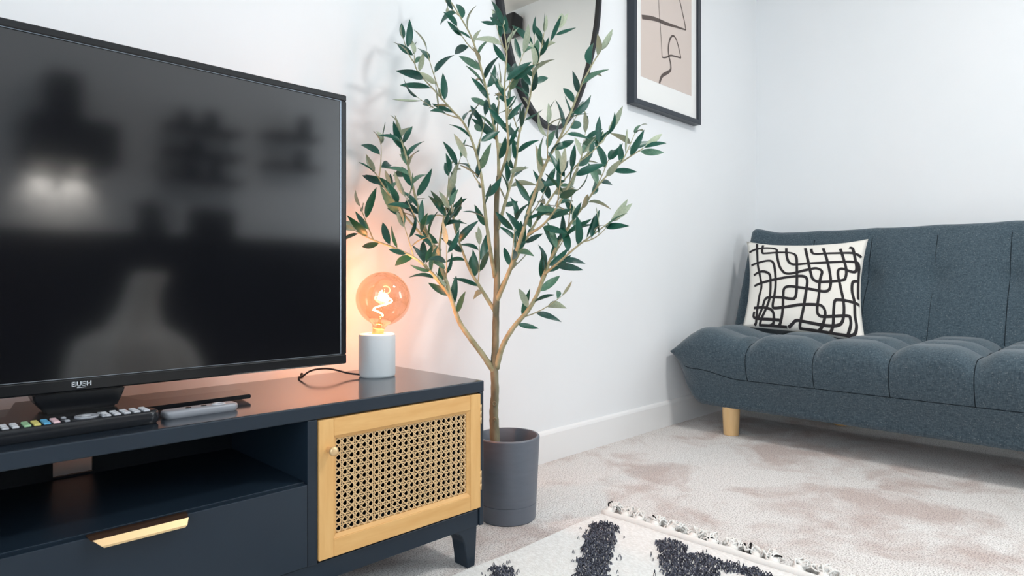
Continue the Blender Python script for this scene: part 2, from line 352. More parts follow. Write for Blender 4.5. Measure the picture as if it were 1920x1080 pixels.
def door(x0, x1, hinge):
    z0, z1 = .1335, .3915; sw, rw = .030, .033; yf, yb = CF-.003, CF+.015
    root = obj('door', (lambda b: (box(b, (x0, yf, z0), (x0+sw, yb, z1), .0012), b)[1])(bmesh.new()), M['pinev'], cab, label='pale wooden cabinet door with woven cane panel')
    obj('stile', B((x1-sw, yf, z0), (x1, yb, z1), .0012), M['pinev'], root)
    obj('rail', B((x0+sw+.0002, yf, z1-rw), (x1-sw-.0002, yb, z1), .0012), M['pine'], root)
    obj('rail', B((x0+sw+.0002, yf, z0), (x1-sw-.0002, yb, z0+rw), .0012), M['pine'], root)
    # bevelled inner moulding
    ax0, ax1, az0, az1 = x0+sw, x1-sw, z0+rw, z1-rw; i = .007; bm = bmesh.new()
    o4 = [(ax0, az0), (ax1, az0), (ax1, az1), (ax0, az1)]; n4 = [(ax0+i, az0+i), (ax1-i, az0+i), (ax1-i, az1-i), (ax0+i, az1-i)]
    oo = [bm.verts.new((a, yf+.0025, b)) for a, b in o4]; nn = [bm.verts.new((a, yf+.0065, b)) for a, b in n4]; kk = [bm.verts.new((a, yb, b)) for a, b in n4]
    for k in range(4):
        j = (k+1) % 4; bm.faces.new((oo[k], oo[j], nn[j], nn[k])); bm.faces.new((nn[k], nn[j], kk[j], kk[k]))
    obj('moulding', bm, M['pine'], root)
    bm = bmesh.new(); cane(bm, ax0+i, ax1-i, az0+i, az1-i, yf+.0095); obj('cane_panel', bm, M['cane'], root, label='woven cane webbing with round holes')
    kx = x0+.019 if hinge > 0 else x1-.019
    obj('knob', lathe(bmesh.new(), [(0, .023), (.006, .0228), (.0085, .021), (.009, .017), (.007, .013), (.0055, .006), (.006, 0)], (kx, yf, .336), 24, (0, -1, 0)), M['gold'], root, True, label='small pale brass knob')
    hx = x1 if hinge > 0 else x0
    for hz in (.345, .195):
        b2 = bmesh.new()
        for k in range(3): tube(b2, [(hx+.0004*hinge, yf+.0004, hz-.021+k*.0145), (hx+.0004*hinge, yf+.0004, hz-.007+k*.0145)], .0022, 10)
        obj('hinge', b2, M['gold'], root)
door(.5845, .9835, 1); door(CL+.0135, -.0045, -1)
def cleg(x0, x1, y0, y1, sx):      # tapered leg with curved shoulder toward the cabinet middle
    inn = x0 if sx > 0 else x1; out = x1 if sx > 0 else x0
    pts = [(out, .1115), (out-.004*sx, .045), (out-.008*sx, 0), (inn+.026*sx, 0), (inn+.0225*sx, .03), (inn+.017*sx, .06), (inn+.009*sx, .078), (inn-.012*sx, .0895), (inn-.012*sx, .1115)]
    b = prism(bmesh.new(), [(a, y0, z) for a, z in pts], (0, y1-y0, 0))
    bmesh.ops.bevel(b, geom=b.edges[:], offset=.002, segments=1, affect='EDGES'); return b
for x0, x1, s in ((.927, .984, 1), (CL+.013, CL+.07, -1)):
    for y0 in (CF+.008, CB-.07): obj('leg', cleg(x0, x1, y0, y0+.045, s), M['navy'], cab)

# ------------------------------------------------------------------ television
TY, TX0, TX1, TZ0, TZ1 = 1.262, -.241, .7463, .466, 1.057; tcx = .2527
tv = empty('television', (tcx, 1.29, CT), 'large flat black television showing a dark reflecting screen', 'television')
bz, bb = .0135, .021
bm = bmesh.new()
for lo, hi in (((TX0, TZ1-bz), (TX1, TZ1)), ((TX0, TZ0), (TX1, TZ0+bb)), ((TX0, TZ0+bb), (TX0+bz, TZ1-bz)), ((TX1-bz, TZ0+bb), (TX1, TZ1-bz))):
    box(bm, (lo[0], TY, lo[1]), (hi[0], TY+.02, hi[1]), .0025, 2)
obj('bezel', bm, M['tvblack'], tv, label='glossy black plastic surround')
bm = bmesh.new(); e = .0016
for lo, hi in (((TX0+bz, TZ1-bz-e), (TX1-bz, TZ1-bz)), ((TX0+bz, TZ0+bb), (TX1-bz, TZ0+bb+e)), ((TX1-bz-e, TZ0+bb+e), (TX1-bz, TZ1-bz-e)), ((TX0+bz, TZ0+bb+e), (TX0+bz+e, TZ1-bz-e))):
    box(bm, (lo[0], TY-.0006, lo[1]), (hi[0], TY+.004, hi[1]), .0005, 1)
obj('bezel_edge', bm, M['chrome'], tv, label='thin bright line around the screen')
obj('screen', B((TX0+bz, TY+.002, TZ0+bb), (TX1-bz, TY+.01, TZ1-bz)), M['screen'], tv, label='dark reflecting screen')
bm = B((TX0+.004, TY+.02, TZ0+.004), (TX1-.004, TY+.034, TZ1-.004), .004); box(bm, (TX0+.12, TY+.034, TZ0+.02), (TX1-.12, TY+.075, TZ0+.36), .012, 3)
obj('rear_housing', bm, M['darkgrey'], tv)
bm = prism(bmesh.new(), [(tcx-.068, TY+.004, TZ0+.001), (tcx+.064, TY+.004, TZ0+.001), (tcx+.060, TY+.004, CT+.034), (tcx+.05, TY+.004, CT+.013), (tcx-.05, TY+.004, CT+.013), (tcx-.066, TY+.004, CT+.034)], (0, .05, 0))
bmesh.ops.bevel(bm, geom=bm.edges[:], offset=.003, segments=2, affect='EDGES'); obj('stand_neck', bm, M['tvblack'], tv)
plate = [(.515, 1.217), (.524, 1.290), (.352, 1.292), (.322, 1.432), (.183, 1.432), (.153, 1.292), (-.019, 1.290), (-.010, 1.217)]
bm = prism(bmesh.new(), [(a, b, CT+.005) for a, b in plate], (0, 0, .008)); bmesh.ops.bevel(bm, geom=bm.edges[:], offset=.0015, segments=2, affect='EDGES')
bs = obj('stand_base', bm, M['tvblack'], tv)
for a, b in ((.48, 1.25), (.02, 1.25), (.25, 1.41), (.25, 1.235)): obj('foot', lathe(bmesh.new(), [(0, 0), (.008, 0), (.008, .0055), (0, .0055)], (a, b, CT), 12), M['darkgrey'], bs)
lg = on_y(153, 724, TY)
LH, LW, LS = .0066, .0050, .0013
GL = {'B': [[(0,0),(0,1),(.75,1),(.95,.88),(.95,.65),(.75,.52),(0,.52)], [(.75,.52),(1,.4),(1,.12),(.78,0),(0,0)]], 'U': [[(0,1),(0,.2),(.22,0),(.78,0),(1,.2),(1,1)]],
      'S': [[(1,.86),(.8,1),(.2,1),(0,.86),(0,.64),(.2,.52),(.8,.48),(1,.36),(1,.14),(.8,0),(.2,0),(0,.14)]], 'H': [[(0,0),(0,1)],[(1,0),(1,1)],[(0,.5),(1,.5)]]}
for k, ch in enumerate('BUSH'):
    bm = bmesh.new(); ox = lg.x-.0132+k*.0071; oz = TZ0+.0085
    for st_ in GL[ch]:
        for (a, b), (c, d) in zip(st_, st_[1:]):
            p = Vector((ox+a*LW, 0, oz+b*LH)); q = Vector((ox+c*LW, 0, oz+d*LH)); v = (q-p).normalized(); n_ = Vector((-v.z, 0, v.x))*LS/2; p = p-v*LS*.45; q = q+v*LS*.45
            prism(bm, [(r_.x, TY-.0007, r_.z) for r_ in (p-n_, p+n_, q+n_, q-n_)], (0, .001, 0))
    obj('logo_letter', bm, M['logo'], tv)
obj('logo_underline', B((lg.x-.0065, TY-.0006, TZ0+.0056), (lg.x+.0065, TY+.001, TZ0+.0063)), M['logo'], tv)

# ------------------------------------------------------------------ remote controls
def rounded(bm, x0, x1, y0, y1, z0, z1, r, top=.003, n=6):
    cs = [((x1-r, y1-r), 0), ((x0+r, y1-r), 90), ((x0+r, y0+r), 180), ((x1-r, y0+r), 270)]
    def ring(ins, z): return [bm.verts.new((c[0]+(r-ins)*math.cos(math.radians(a+90*k/n)), c[1]+(r-ins)*math.sin(math.radians(a+90*k/n)), z)) for c, a in cs for k in range(n+1)]
    rs = [ring(.003, z0), ring(0, z0+.004), ring(0, z1-top), ring(top*.35, z1-top*.3), ring(top, z1)]
    for a, b in zip(rs, rs[1:]):
        for k in range(len(a)): bm.faces.new((a[k], a[(k+1) % len(a)], b[(k+1) % len(a)], b[k]))
    bm.faces.new(rs[0][::-1]); bm.faces.new(rs[-1]); return bm
def remote(name, lab, x0, x1, y0, y1, h, m, rot):
    c = Vector(((x0+x1)/2, (y0+y1)/2, CT)); r = empty(name, c, lab, 'remote control')
    obj('body', rounded(bmesh.new(), x0, x1, y0, y1, CT, CT+h, .016 if y1-y0 > .04 else .012), m, r, True, autos=40)
    return r
r1 = remote('remote_control', 'long black television remote with many buttons near the front edge', .105, .332, 1.128, 1.174, .021, M['darkgrey'], 0)
yc = 1.151; zt = CT+.021
def key(px0, px1, y0, y1, m, nm='button', h=.0028):
    obj(nm, B((px0, y0, zt-.0005), (px1, y1, zt+h), .0009, 1), m, r1)
for i in range(5):
    for j in range(3): key(.318-.0135*i-.009, .318-.0135*i, yc-.017+j*.0125, yc-.008+j*.0125, M['rubber'])
obj('button_ring', lathe(bmesh.new(), [(.008, 0), (.016, 0), (.0155, .003), (.0085, .003), (.008, 0)], (.235, yc, zt), 24), M['grey'], r1, True)
obj('button', lathe(bmesh.new(), [(0, .0032), (.006, .003), (.0068, .0015), (.0068, 0)], (.235, yc, zt), 20), M['rubber'], r1, True)
for j in range(2):
    for i in range(2): key(.258-.047*i-.006, .258-.047*i, yc-.018+j*.027, yc-.010+j*.027, M['grey'])
for i, k in enumerate(('key_r', 'key_b', 'key_y', 'key_g')): key(.199-.0115*i-.0082, .199-.0115*i, yc-.018, yc+.016, M[k], 'coloured_button')
for i in range(4):
    for j in range(3): key(.151-.0115*i-.008, .151-.0115*i, yc-.017+j*.0125, yc-.008+j*.0125, M['rubber'])
r2 = remote('remote_control', 'small silver grey remote beside the long black remote', .344, .465, 1.146, 1.181, .0125, M['grey'], 0)
zt = CT+.0125
obj('button_ring', lathe(bmesh.new(), [(.006, 0), (.0115, 0), (.011, .0014), (.0065, .0014), (.006, 0)], (.435, 1.1635, zt), 20), M['rubber'], r2, True)
for a in (.41, .385): obj('button', lathe(bmesh.new(), [(0, .0016), (.0042, .0014), (.0048, 0)], (a, 1.1635, zt), 16), M['darkgrey'], r2, True)

# ------------------------------------------------------------------ lamp
lx, ly = .8634, 1.321
lamp = empty('table_lamp', (lx, ly, CT), 'small table lamp with pale cylinder base and glowing amber globe bulb', 'lamp')
H = .102
obj('lamp_base', lathe(bmesh.new(), [(0, 0), (.040, 0), (.0425, .0025), (.0432, .006), (.0432, H-.006), (.0415, H-.0018), (.0385, H), (.022, H), (.021, H-.012), (0, H-.012)], (lx, ly, CT), 56), M['ceramic'], lamp, True, autos=35)
ax = Vector((.010, -.010, .09)).normalized(); b0 = Vector((lx, ly, CT+H-.010))
obj('bulb_cap', lathe(bmesh.new(), [(0, 0), (.0125, 0), (.0135, .008), (.0135, .018), (.0145, .021), (.0, .0212)], b0, 24, ax), M['gold'], lamp, True, autos=40)
rb = .0645; cz = .0945
prof = [(.0148, .0205), (.0152, .026)]
for k in range(0, 25):
    a = math.radians(-68+158*k/24); r = rb*math.cos(a); z = cz+rb*math.sin(a); prof.append((max(r, 0), z))
prof = [(.0150, .021), (.0155, .0265), (.0185, .0315)]+[p for p in prof[2:]]
prof[-1] = (0, cz+rb)
bulb = obj('bulb_glass', lathe(bmesh.new(), prof, b0, 48, ax), M['amber'], lamp, True, label='large amber tinted glass globe')
sp = []
for k in range(60):
    a = k/59; sp.append(b0+ax*(.052+.062*a)+Vector((math.cos(a*9.5), math.sin(a*9.5), 0))*(.006+.016*math.sin(a*math.pi)))
obj('filament', tube(bmesh.new(), sp, .0018, 8), M['filament'], lamp, True, label='glowing coiled filament')
bm = tube(bmesh.new(), [b0+ax*.018, b0+ax*.052], [.006, .0025], 10); tube(bm, [b0+ax*.05, b0+ax*.118], .0008, 6)
obj('filament_stem', bm, M['amber'], lamp, True)
pl = bpy.data.lights.new('bulb_light', 'POINT'); pl.energy = 5.4; pl.color = (1, .42, .20); pl.shadow_soft_size = .014
po = bpy.data.objects.new('bulb_light', pl); C.objects.link(po); po.parent = lamp; po.location = b0+ax*.094-Vector((lx, ly, CT))
cp = catmull([(lx-.040, ly+.010, CT+.006), (lx-.062, ly+.028, CT+.010), (lx-.10, ly+.05, CT+.022), (lx-.135, ly+.065, CT+.020), (lx-.155, ly+.075, CT+.006), (lx-.150, ly+.10, CT+.0022), (lx-.13, CB-.006, CT+.0022), (lx-.125, CB+.012, CT+.001), (lx-.123, CB+.02, CT-.05)], 8)
obj('cord', tube(bmesh.new(), cp, .0021, 8), M['cord'], lamp, True)

# ------------------------------------------------------------------ mirror and picture on the back wall
pts = [(1.735, 1.190), (1.66, 1.208), (1.60, 1.258), (1.551, 1.330), (1.507, 1.429), (1.467, 1.580), (1.452, 1.74), (1.47, 1.90), (1.53, 2.03), (1.63, 2.10), (1.76, 2.115), (1.89, 2.075), (1.975, 1.98), (2.012, 1.86), (2.012, 1.744), (1.994, 1.615), (1.953, 1.480), (1.90, 1.355), (1.84, 1.255), (1.79, 1.207)]
loop = catmull([(a, 0, z) for a, z in pts], 6, True)
cen = Vector((1.735, 0, 1.66)); mr = empty('wall_mirror', (1.735, RY1, 1.19), 'rounded wall mirror with thin black frame behind the olive tree', 'mirror')
inn = [cen+(p-cen)*(1-.013/(p-cen).length) for p in loop]
bm = bmesh.new(); n = len(loop); yo = RY1-.028
A = [bm.verts.new((p.x, RY1-.001, p.z)) for p in loop]; Bv = [bm.verts.new((p.x, yo, p.z)) for p in loop]; Cv = [bm.verts.new((p.x, yo, p.z)) for p in inn]; D = [bm.verts.new((p.x, RY1-.001, p.z)) for p in inn]
for r, q in ((A, Bv), (Bv, Cv), (Cv, D), (D, A)):
    for k in range(n): bm.faces.new((r[k], r[(k+1) % n], q[(k+1) % n], q[k]))
bmesh.ops.recalc_face_normals(bm, faces=bm.faces); obj('mirror_frame', bm, M['mblack'], mr)
inn2 = [cen+(p-cen)*(1-.0128/(p-cen).length) for p in loop]
obj('mirror_glass', prism(bmesh.new(), [(p.x, RY1-.018, p.z) for p in inn2], (0, .006, 0)), M['mirror'], mr)

px0, px1, pz0, pz1, pd = 2.217, 2.765, 1.378, 2.12, .038; fw = .021
pic = empty('framed_print', ((px0+px1)/2, RY1, pz0), 'black framed abstract line print with white mount on the wall', 'picture')
yf = RY1-pd
for lo, hi in (((px0, pz0), (px0+fw, pz1)), ((px1-fw, pz0), (px1, pz1)), ((px0+fw, pz0), (px1-fw, pz0+fw)), ((px0+fw, pz1-fw), (px1-fw, pz1))):
    obj('frame_bar', B((lo[0], yf, lo[1]), (hi[0], RY1-.001, hi[1]), .0012, 1), M['frame'], pic)
yp = RY1-.024
mount = obj('mount', B((px0+fw, yp, pz0+fw), (px1-fw, RY1-.01, pz1-fw)), M['paper'], pic)
def onp(px, py): q = on_y(px, py, yp-.0006); return q
qa = onp(1201.5, 145); qb = onp(1296.5, 178)
art = obj('print', B((qa.x, yp-.0005, (qa.z+qb.z)/2), (qb.x, yp+.001, 2.06)), M['pink'], mount)
def stroke(pp, ws):
    pp = catmull([onp(a, b) for a, b in pp], 8); bm = bmesh.new(); m_ = len(pp)-1; L = []
    for i, p in enumerate(pp):
        d = pp[min(i+1, m_)]-pp[max(i-1, 0)]; s = Vector((-d.z, 0, d.x)).normalized(); a = i/m_*(len(ws)-1); k = min(int(a), len(ws)-2); wd = ws[k]+(ws[k+1]-ws[k])*(a-k)
        L.append([bm.verts.new((p.x+s.x*wd/2*e, yp-.0012, p.z+s.z*wd/2*e)) for e in (-1, 1)])
    for a, b in zip(L, L[1:]): bm.faces.new((a[0], a[1], b[1], b[0]))
    for f_ in bm.faces:
        f_.normal_update()
        if f_.normal.y > 0: f_.normal_flip()
    obj('ink_line', bm, M['ink'], art)
z = lambda a, b: (1160+a/4.322, b/4.32)
stroke([z(188, 138), z(250, 145), z(310, 160), z(380, 190), z(450, 212), z(545, 243)], [.019, .019, .017, .016, .011, .006])
stroke([z(485, -40), z(505, 50), z(525, 140), z(545, 243)], [.005, .006, .007])
stroke([z(322, -20), z(328, 90), z(338, 230), z(348, 400), z(352, 455), z(358, 466), z(385, 464), z(420, 450), z(455, 456), z(504, 469)], [.003, .003, .003, .003, .004, .006, .007, .008, .007, .007])
stroke([z(504, 469), z(490, 405), z(468, 325), z(440, 290), z(414, 320), z(402, 390), z(406, 450), z(420, 515), z(420, 565), z(395, 588), z(355, 612), z(338, 645), z(330, 676)], [.006, .006, .007, .009, .010, .009, .008, .010, .012, .015, .015, .013, .011])

# ------------------------------------------------------------------ pot and olive tree
T0 = 1.768; pc = P(952, 900, T0); pc.z = 0
pot = empty('plant_pot', pc, 'slate grey round pot on carpet beside cabinet end', 'pot')
rt, rbm, ph = .0885, .0765, .2255
sl = lambda z: rbm+(rt-rbm)*z/ph
obj('pot_body', lathe(bmesh.new(), [(0, 0), (rbm-.003, 0), (rbm, .003), (sl(.046), .046), (sl(.047)-.0012, .0468), (sl(.048), .0478), (rt-.001, ph-.003), (rt-.003, ph), (rt-.0075, ph), (rt-.009, ph-.003), (sl(.185)-.011, .185), (sl(.17)-.012, .165), (0, .165)], pc, 64), M['pot'], pot, True, autos=30)
obj('soil', lathe(bmesh.new(), [(sl(.19)-.0112, .166), (sl(.19)-.0118, .186), (.05, .189), (0, .191)], pc, 40), M['soil'], pot, True)
random.seed(11)
base = P(929, 834, T0-.004)
tree = empty('olive_tree', (base.x, base.y, .17), 'tall slender olive tree with narrow green leaves in slate pot', 'tree')
def path(l, per=5): return catmull([P(a, b, T0+d) for a, b, d in l], per)
branches = [
 ('trunk', [(929, 845, 0), (927, 800, 0), (926, 770, .004), (928, 735, 0), (927, 690, 0), (929, 640, 0), (930, 580, 0), (932, 520, 0), (931, 450, 0), (931, 380, .005), (935, 330, .0)], .0150, .0066, 1),
 ('branch', [(935, 335, 0), (934, 280, .01), (925, 230, .02), (912, 170, .02), (900, 120, .01), (884, 70, 0), (862, 30, 0), (846, 4, 0)], .0052, .0016, .1),
 ('branch', [(927, 698, 0), (905, 665, -.02), (880, 632, -.05), (862, 605, -.06), (850, 572, -.07), (836, 525, -.08), (818, 480, -.09), (800, 435, -.09), (784, 390, -.09), (772, 340, -.10), (762, 295, -.10), (752, 262, -.10)], .0088, .0018, .30),
 ('branch', [(846, 560, -.07), (822, 525, -.10), (784, 488, -.13), (742, 466, -.14), (700, 450, -.15), (668, 434, -.15)], .0052, .0015, .3),
 ('branch', [(812, 465, -.09), (782, 430, -.11), (752, 396, -.12), (724, 356, -.13), (704, 324, -.13)], .0040, .0014, .2),
 ('branch', [(834, 520, -.08), (824, 470, -.05), (830, 420, -.03), (838, 375, -.02), (842, 328, -.02)], .0044, .0014, .25),
 ('branch', [(929, 585, 0), (906, 548, .03), (882, 508, .05), (866, 468, .06), (852, 425, .06), (846, 380, .06)], .0066, .0016, .2),
 ('branch', [(928, 520, 0), (918, 460, -.05), (910, 400, -.06), (904, 340, -.06), (892, 285, -.05), (872, 235, -.04), (846, 205, -.04), (815, 170, -.03), (782, 132, -.03), (777, 104, -.03)], .0058, .0014, .22),
 ('branch', [(931, 690, 0), (942, 650, -.03), (962, 615, -.05), (990, 582, -.06), (1008, 550, -.06), (1020, 515, -.06), (1040, 470, -.05), (1066, 425, -.05), (1095, 385, -.05), (1128, 340, -.05), (1165, 305, -.05), (1206, 278, -.05)], .0084, .0014, .20),
 ('branch', [(1020, 515, -.06), (1050, 490, -.10), (1082, 462, -.12), (1112, 440, -.12), (1146, 414, -.12)], .0040, .0013, .2),
 ('branch', [(931, 565, 0), (944, 535, -.02), (962, 490, -.05), (980, 435, -.08), (1000, 370, -.10), (1022, 310, -.11), (1048, 262, -.12), (1070, 212, -.12), (1090, 160, -.12), (1112, 118, -.12), (1126, 96, -.12)], .0074, .0014, .15),
 ('branch', [(937, 545, 0), (960, 500, .04), (986, 450, .07), (1018, 395, .09), (1052, 345, .10), (1090, 300, .10), (1118, 272, .10)], .0060, .0014, .15),
 ('branch', [(933, 430, 0), (950, 370, .03), (966, 310, .05), (974, 250, .06), (990, 200, .06), (1000, 150, .06), (1012, 105, .06), (1020, 62, .06)], .0054, .0013, .12),
 ('branch', [(934, 340, 0), (952, 280, -.06), (950, 220, -.09), (946, 160, -.10), (950, 100, -.10), (944, 50, -.10)], .0044, .0013, .25),
 ('branch', [(990, 440, -.08), (1020, 420, -.12), (1050, 380, -.14), (1075, 330, -.15), (1092, 290, -.15)], .0040, .0013, .2),
]
leafspots = []
def leaf_line(pts, start, step, twig=False):
    L = [0]
    for a, b in zip(pts, pts[1:]): L.append(L[-1]+(b-a).length)
    tot = L[-1]; s = start*tot; k = 0; ph0 = random.uniform(0, 6.28)
    def at(s):
        for i in range(len(L)-1):
            if L[i+1] >= s: 
                f = (s-L[i])/max(L[i+1]-L[i], 1e-9); return pts[i].lerp(pts[i+1], f), (pts[i+1]-pts[i]).normalized()
        return pts[-1], (pts[-1]-pts[-2]).normalized()
    while s < tot:
        p, t = at(s); n = t.orthogonal().normalized(); a = ph0+k*1.65+random.uniform(-.5, .5)
        side = (Matrix.Rotation(a, 3, t) @ n)
        d = (t*random.uniform(.45, .9)+side*random.uniform(.6, 1)+Vector((0, 0, random.uniform(-.1, .25)))).normalized()
        leafspots.append((p, d, s/tot, twig)); s += step*random.uniform(.75, 1.3); k += 1
    p, t = at(tot); leafspots.append((p, t, 1, twig))
    if not twig or random.random() < .6: leafspots.append((p, (t+t.orthogonal().normalized()*.5).normalized(), 1, twig))
for bi, (nm, l, r0, r1_, st) in enumerate(branches):
    pts = path(l); n = len(pts); bm = bmesh.new()
    rad = [(r0+(r1_-r0)*(i/(n-1))**.75)*(1+.05*math.sin(i*2.1+bi)) for i in range(n)]
    tube(bm, pts, rad, 10 if r0 > .006 else 7)
    if nm == 'trunk':
        for q, s in ((P(927, 757, T0-.014), .0045), (P(928, 786, T0-.015), .0035)):
            lathe(bm, [(s*1.5, -.003), (s*1.35, .001), (s*.95, .002), (s*.7, .0005), (0, .0008)], q, 14, (-.707, -.707, 0))
    else:
        Ls = sum((b-a).length for a, b in zip(pts, pts[1:])); ntw = int(Ls*(1-st)/.095)
        for k in range(ntw):
            if bi == 10 and k >= ntw-2: continue
            f = st+(1-st)*(k+.5+random.uniform(-.3, .3))/max(ntw, 1); i = min(int(f*(n-1)), n-2); t = (pts[i+1]-pts[i]).normalized()
            side = Matrix.Rotation(random.uniform(0, 6.28), 3, t) @ t.orthogonal().normalized()
            d = (t*.8+side*.75+Vector((0, 0, .15))).normalized(); ln = random.uniform(.06, .12)
            tw = [pts[i]+d*ln*q/4+Vector((0, 0, 1))*.02*(q/4)**2+side*-.01*(q/4)**2 for q in range(5)]
            tube(bm, tw, [.0019, .0017, .0015, .0012, .0009], 5); leaf_line(tw, .3, .027, True)
        leaf_line(pts, st, .025)
    obj('trunk' if nm == 'trunk' else 'branch', bm, M['bark'] if nm == 'trunk' else M['stem'], tree)
def leaf_mesh(k, tm):
    rnd = random.Random(k*7+3); droop = rnd.uniform(.10, .60)*(1 if k % 4 else -.5); w = rnd.uniform(.118, .145); tw = rnd.uniform(-.6, .6); bend = rnd.uniform(-.26, .26); bm = bmesh.new(); N = 7
    for lay, dz in ((0, .006), (1, -.006)):
        rows = []
        for i in range(N+1):
            s = i/N; hw = w*(math.sin(math.pi*min(1, (.04+.96*s))**.85))**.8 if 0 < i < N else (.02 if i == 0 else .004)
            zc = .10*s-droop*s*s; a = tw*s; row = []
            for e in (-1, 0, 1): 
                x = e*hw; zz = abs(e)*hw*.28+dz
                row.append(bm.verts.new((x*math.cos(a)-zz*math.sin(a)*.3+bend*s*s, s*(1-.18*abs(droop)), zc+zz+x*math.sin(a))))
            rows.append(row)
        for i in range(N):
            for j in range(2):
                q = (rows[i][j], rows[i][j+1], rows[i+1][j+1], rows[i+1][j]); f = bm.faces.new(q if lay == 0 else q[::-1]); f.material_index = lay; f.smooth = True
    tube(bm, [(0, -.09, 0), (0, .03, .004)], .012, 4, mi=1)
    me = bpy.data.meshes.new('leaf'); bm.to_mesh(me); bm.free(); me.materials.append(M[tm]); me.materials.append(M['under']); return me
LM = [leaf_mesh(k, ('leaf0', 'leaf0', 'leaf1', 'leaf2')[k % 4]) for k in range(16)]; LY = [leaf_mesh(40+k, 'leaf3') for k in range(5)]
random.shuffle(leafspots); print('leaf spots', len(leafspots)); cnt = 0; restb = bmesh.new()
leafspots.sort(key=lambda q: 0 if q[2] >= 1 else 1)
for p, d, f, twig in leafspots:
    if cnt >= 470: break
    ln = random.uniform(.055, .083)*(.85 if f > .95 else 1)
    if p.y+d.y*ln > RY1-.035: d = Vector((d.x, -abs(d.y), d.z)).normalized()
    up = (Vector((0, 0, 1))*.45+Vector((-.8, -.8, 0))+Vector((random.gauss(0, .75), random.gauss(0, .75), random.gauss(0, .5)))); z_ = (up-d*up.dot(d)).normalized(); x_ = d.cross(z_)
    young = (f > .9 and random.random() < .45) or random.random() < .06
    lme = random.choice(LY if young else LM)
    m4 = Matrix((( x_.x, d.x, z_.x, 0), (x_.y, d.y, z_.y, 0), (x_.z, d.z, z_.z, 0), (0, 0, 0, 1))) @ Matrix.Scale(ln, 4)
    m4 = Matrix.Translation(p+d*ln*.09) @ m4; cnt += 1
    if cnt <= 300:
        o = bpy.data.objects.new('leaf', lme); C.objects.link(o); o.parent = tree; o.matrix_local = Matrix.Translation(-WL[tree.name]) @ m4
    else:
        k0 = len(restb.verts); restb.from_mesh(lme); restb.verts.ensure_lookup_table()
        bmesh.ops.transform(restb, matrix=m4, verts=restb.verts[k0:])
obj('leaf_cluster', restb, [M['leaf0'], M['under']], tree, kind='stuff', label='further small green leaves')

# ------------------------------------------------------------------ sofa
SY0, SY1 = -.322, 1.522; SYC = (SY0+SY1)/2; HL = (SY1-SY0)/2
sofa = empty('sofa', (2.95, SYC, 0), 'charcoal blue button tufted sofa with flared ends and wooden legs', 'sofa')
COL = [.40+.25*k for k in range(-4, 6)]; ROW = [2.665, 2.86]
def colf(y): 
    f = ((y-.40)/.25) % 1; return f
def tuft(x, y, s):
    if y > 1.17 or y < 2*SYC-1.17: A_ = .55*sm(1.42, 1.17, abs(y-SYC)+SYC)
    else: A_ = 1-abs(2*colf(y)-1)**2.6
    xs = [2.47]+ROW+[3.06]; Bv_ = 0
    for a, b in zip(xs, xs[1:]):
        if a <= x <= b:
            f = (x-a)/(b-a); Bv_ = 1-abs(2*f-1)**2.4
            if a < 2.5: Bv_ = 1-max(0, 2*f-1)**2.4
    return .050*min(1, (A_**.8)*(.45+.55*Bv_)+.12*Bv_)-.012
def ztop(a):   # a = |y - centre|
    d = HL-a
    return .392+.055*sm(.34, .15, d)-.105*(1-min(1, d/.15))**1.5 if d < .34 else .392
def zbot(a):
    d = HL-a
    return 0.118+.195*(1-min(1, d/.15))**2.2 if d < .15 else .118
NS = 150; bm = bmesh.new(); rings = []
ys = []
for i in range(NS+1):
    s = -1+2*i/NS; ys.append(SYC+HL*(math.copysign(1-(1-abs(s))**1.25, s)))
for y in ys:
    a = abs(y-SYC); zt_, zb_ = ztop(a), zbot(a); h = zt_-zb_; d = HL-a; ring = []
    shrink = .05*(1-min(1, d/.25))**2
    xf = lambda w: 2.455+.075*(1-sm(0, .75, w))+.012*w+shrink
    xb = 3.02-shrink*.5
    for k in range(10): w = k/10*.78; ring.append((xf(w), zb_+h*w))
    for k in range(8):                       # front edge roll
        t = math.pi/2*k/8; ring.append((xf(.78)+.085*(1-math.cos(t)), zb_+h*(.78+.22*math.sin(t))))
    x0 = xf(.78)+.085
    for k in range(30): x = x0+(xb-x0)*k/29; ring.append((x, zt_))
    ring.append((xb+.012, zt_-h*.1)); ring.append((xb+.012, zb_+h*.1)); ring.append((xb, zb_))
    for k in range(1, 6): ring.append((xb+(xf(0)-xb)*k/6, zb_))
    tz = []
    for j, (x, zz) in enumerate(ring):
        fade = sm(zb_+h*.48, zb_+h*.95, zz) if h > .02 else 0
        fade *= sm(.02, .20, d) if True else 1
        hh = tuft(max(2.475, min(3.05, x)), y, 0)*fade if j < 48 else 0
        bulge = -.35*hh if j < 18 else 0
        tz.append(bm.verts.new((x+bulge, y, zz+hh)))
    rings.append(tz)
nr = len(rings[0])
for a, b in zip(rings, rings[1:]):
    for k in range(nr): bm.faces.new((a[k], b[k], b[(k+1) % nr], a[(k+1) % nr]))
bm.faces.new(rings[0]); bm.faces.new(rings[-1][::-1]); bmesh.ops.recalc_face_normals(bm, faces=bm.faces)
def seat_at(y, j):
    i = min(range(len(ys)), key=lambda q: abs(ys[q]-y)); return rings[i][j].co.copy()
seamlines = []
for y in COL:
    if SY0+.3 < y < SY1-.3: seamlines.append([seat_at(y, j)+Vector((-.0008, 0, .0008)) for j in range(6, 25)]); seamlines.append([seat_at(y, j)+Vector((0, 0, .0008)) for j in range(25, 46)])
hs = [rings[i][6].co+Vector((-.0008, 0, 0)) for i in range(10, NS-9)]
seat = obj('seat', bm, M['sofa'], sofa, True, label='tufted seat cushion with flared boat-shaped ends')
for s_ in seamlines: obj('seam', tube(bmesh.new(), s_, .0013, 5), M['seam'], seat, True)
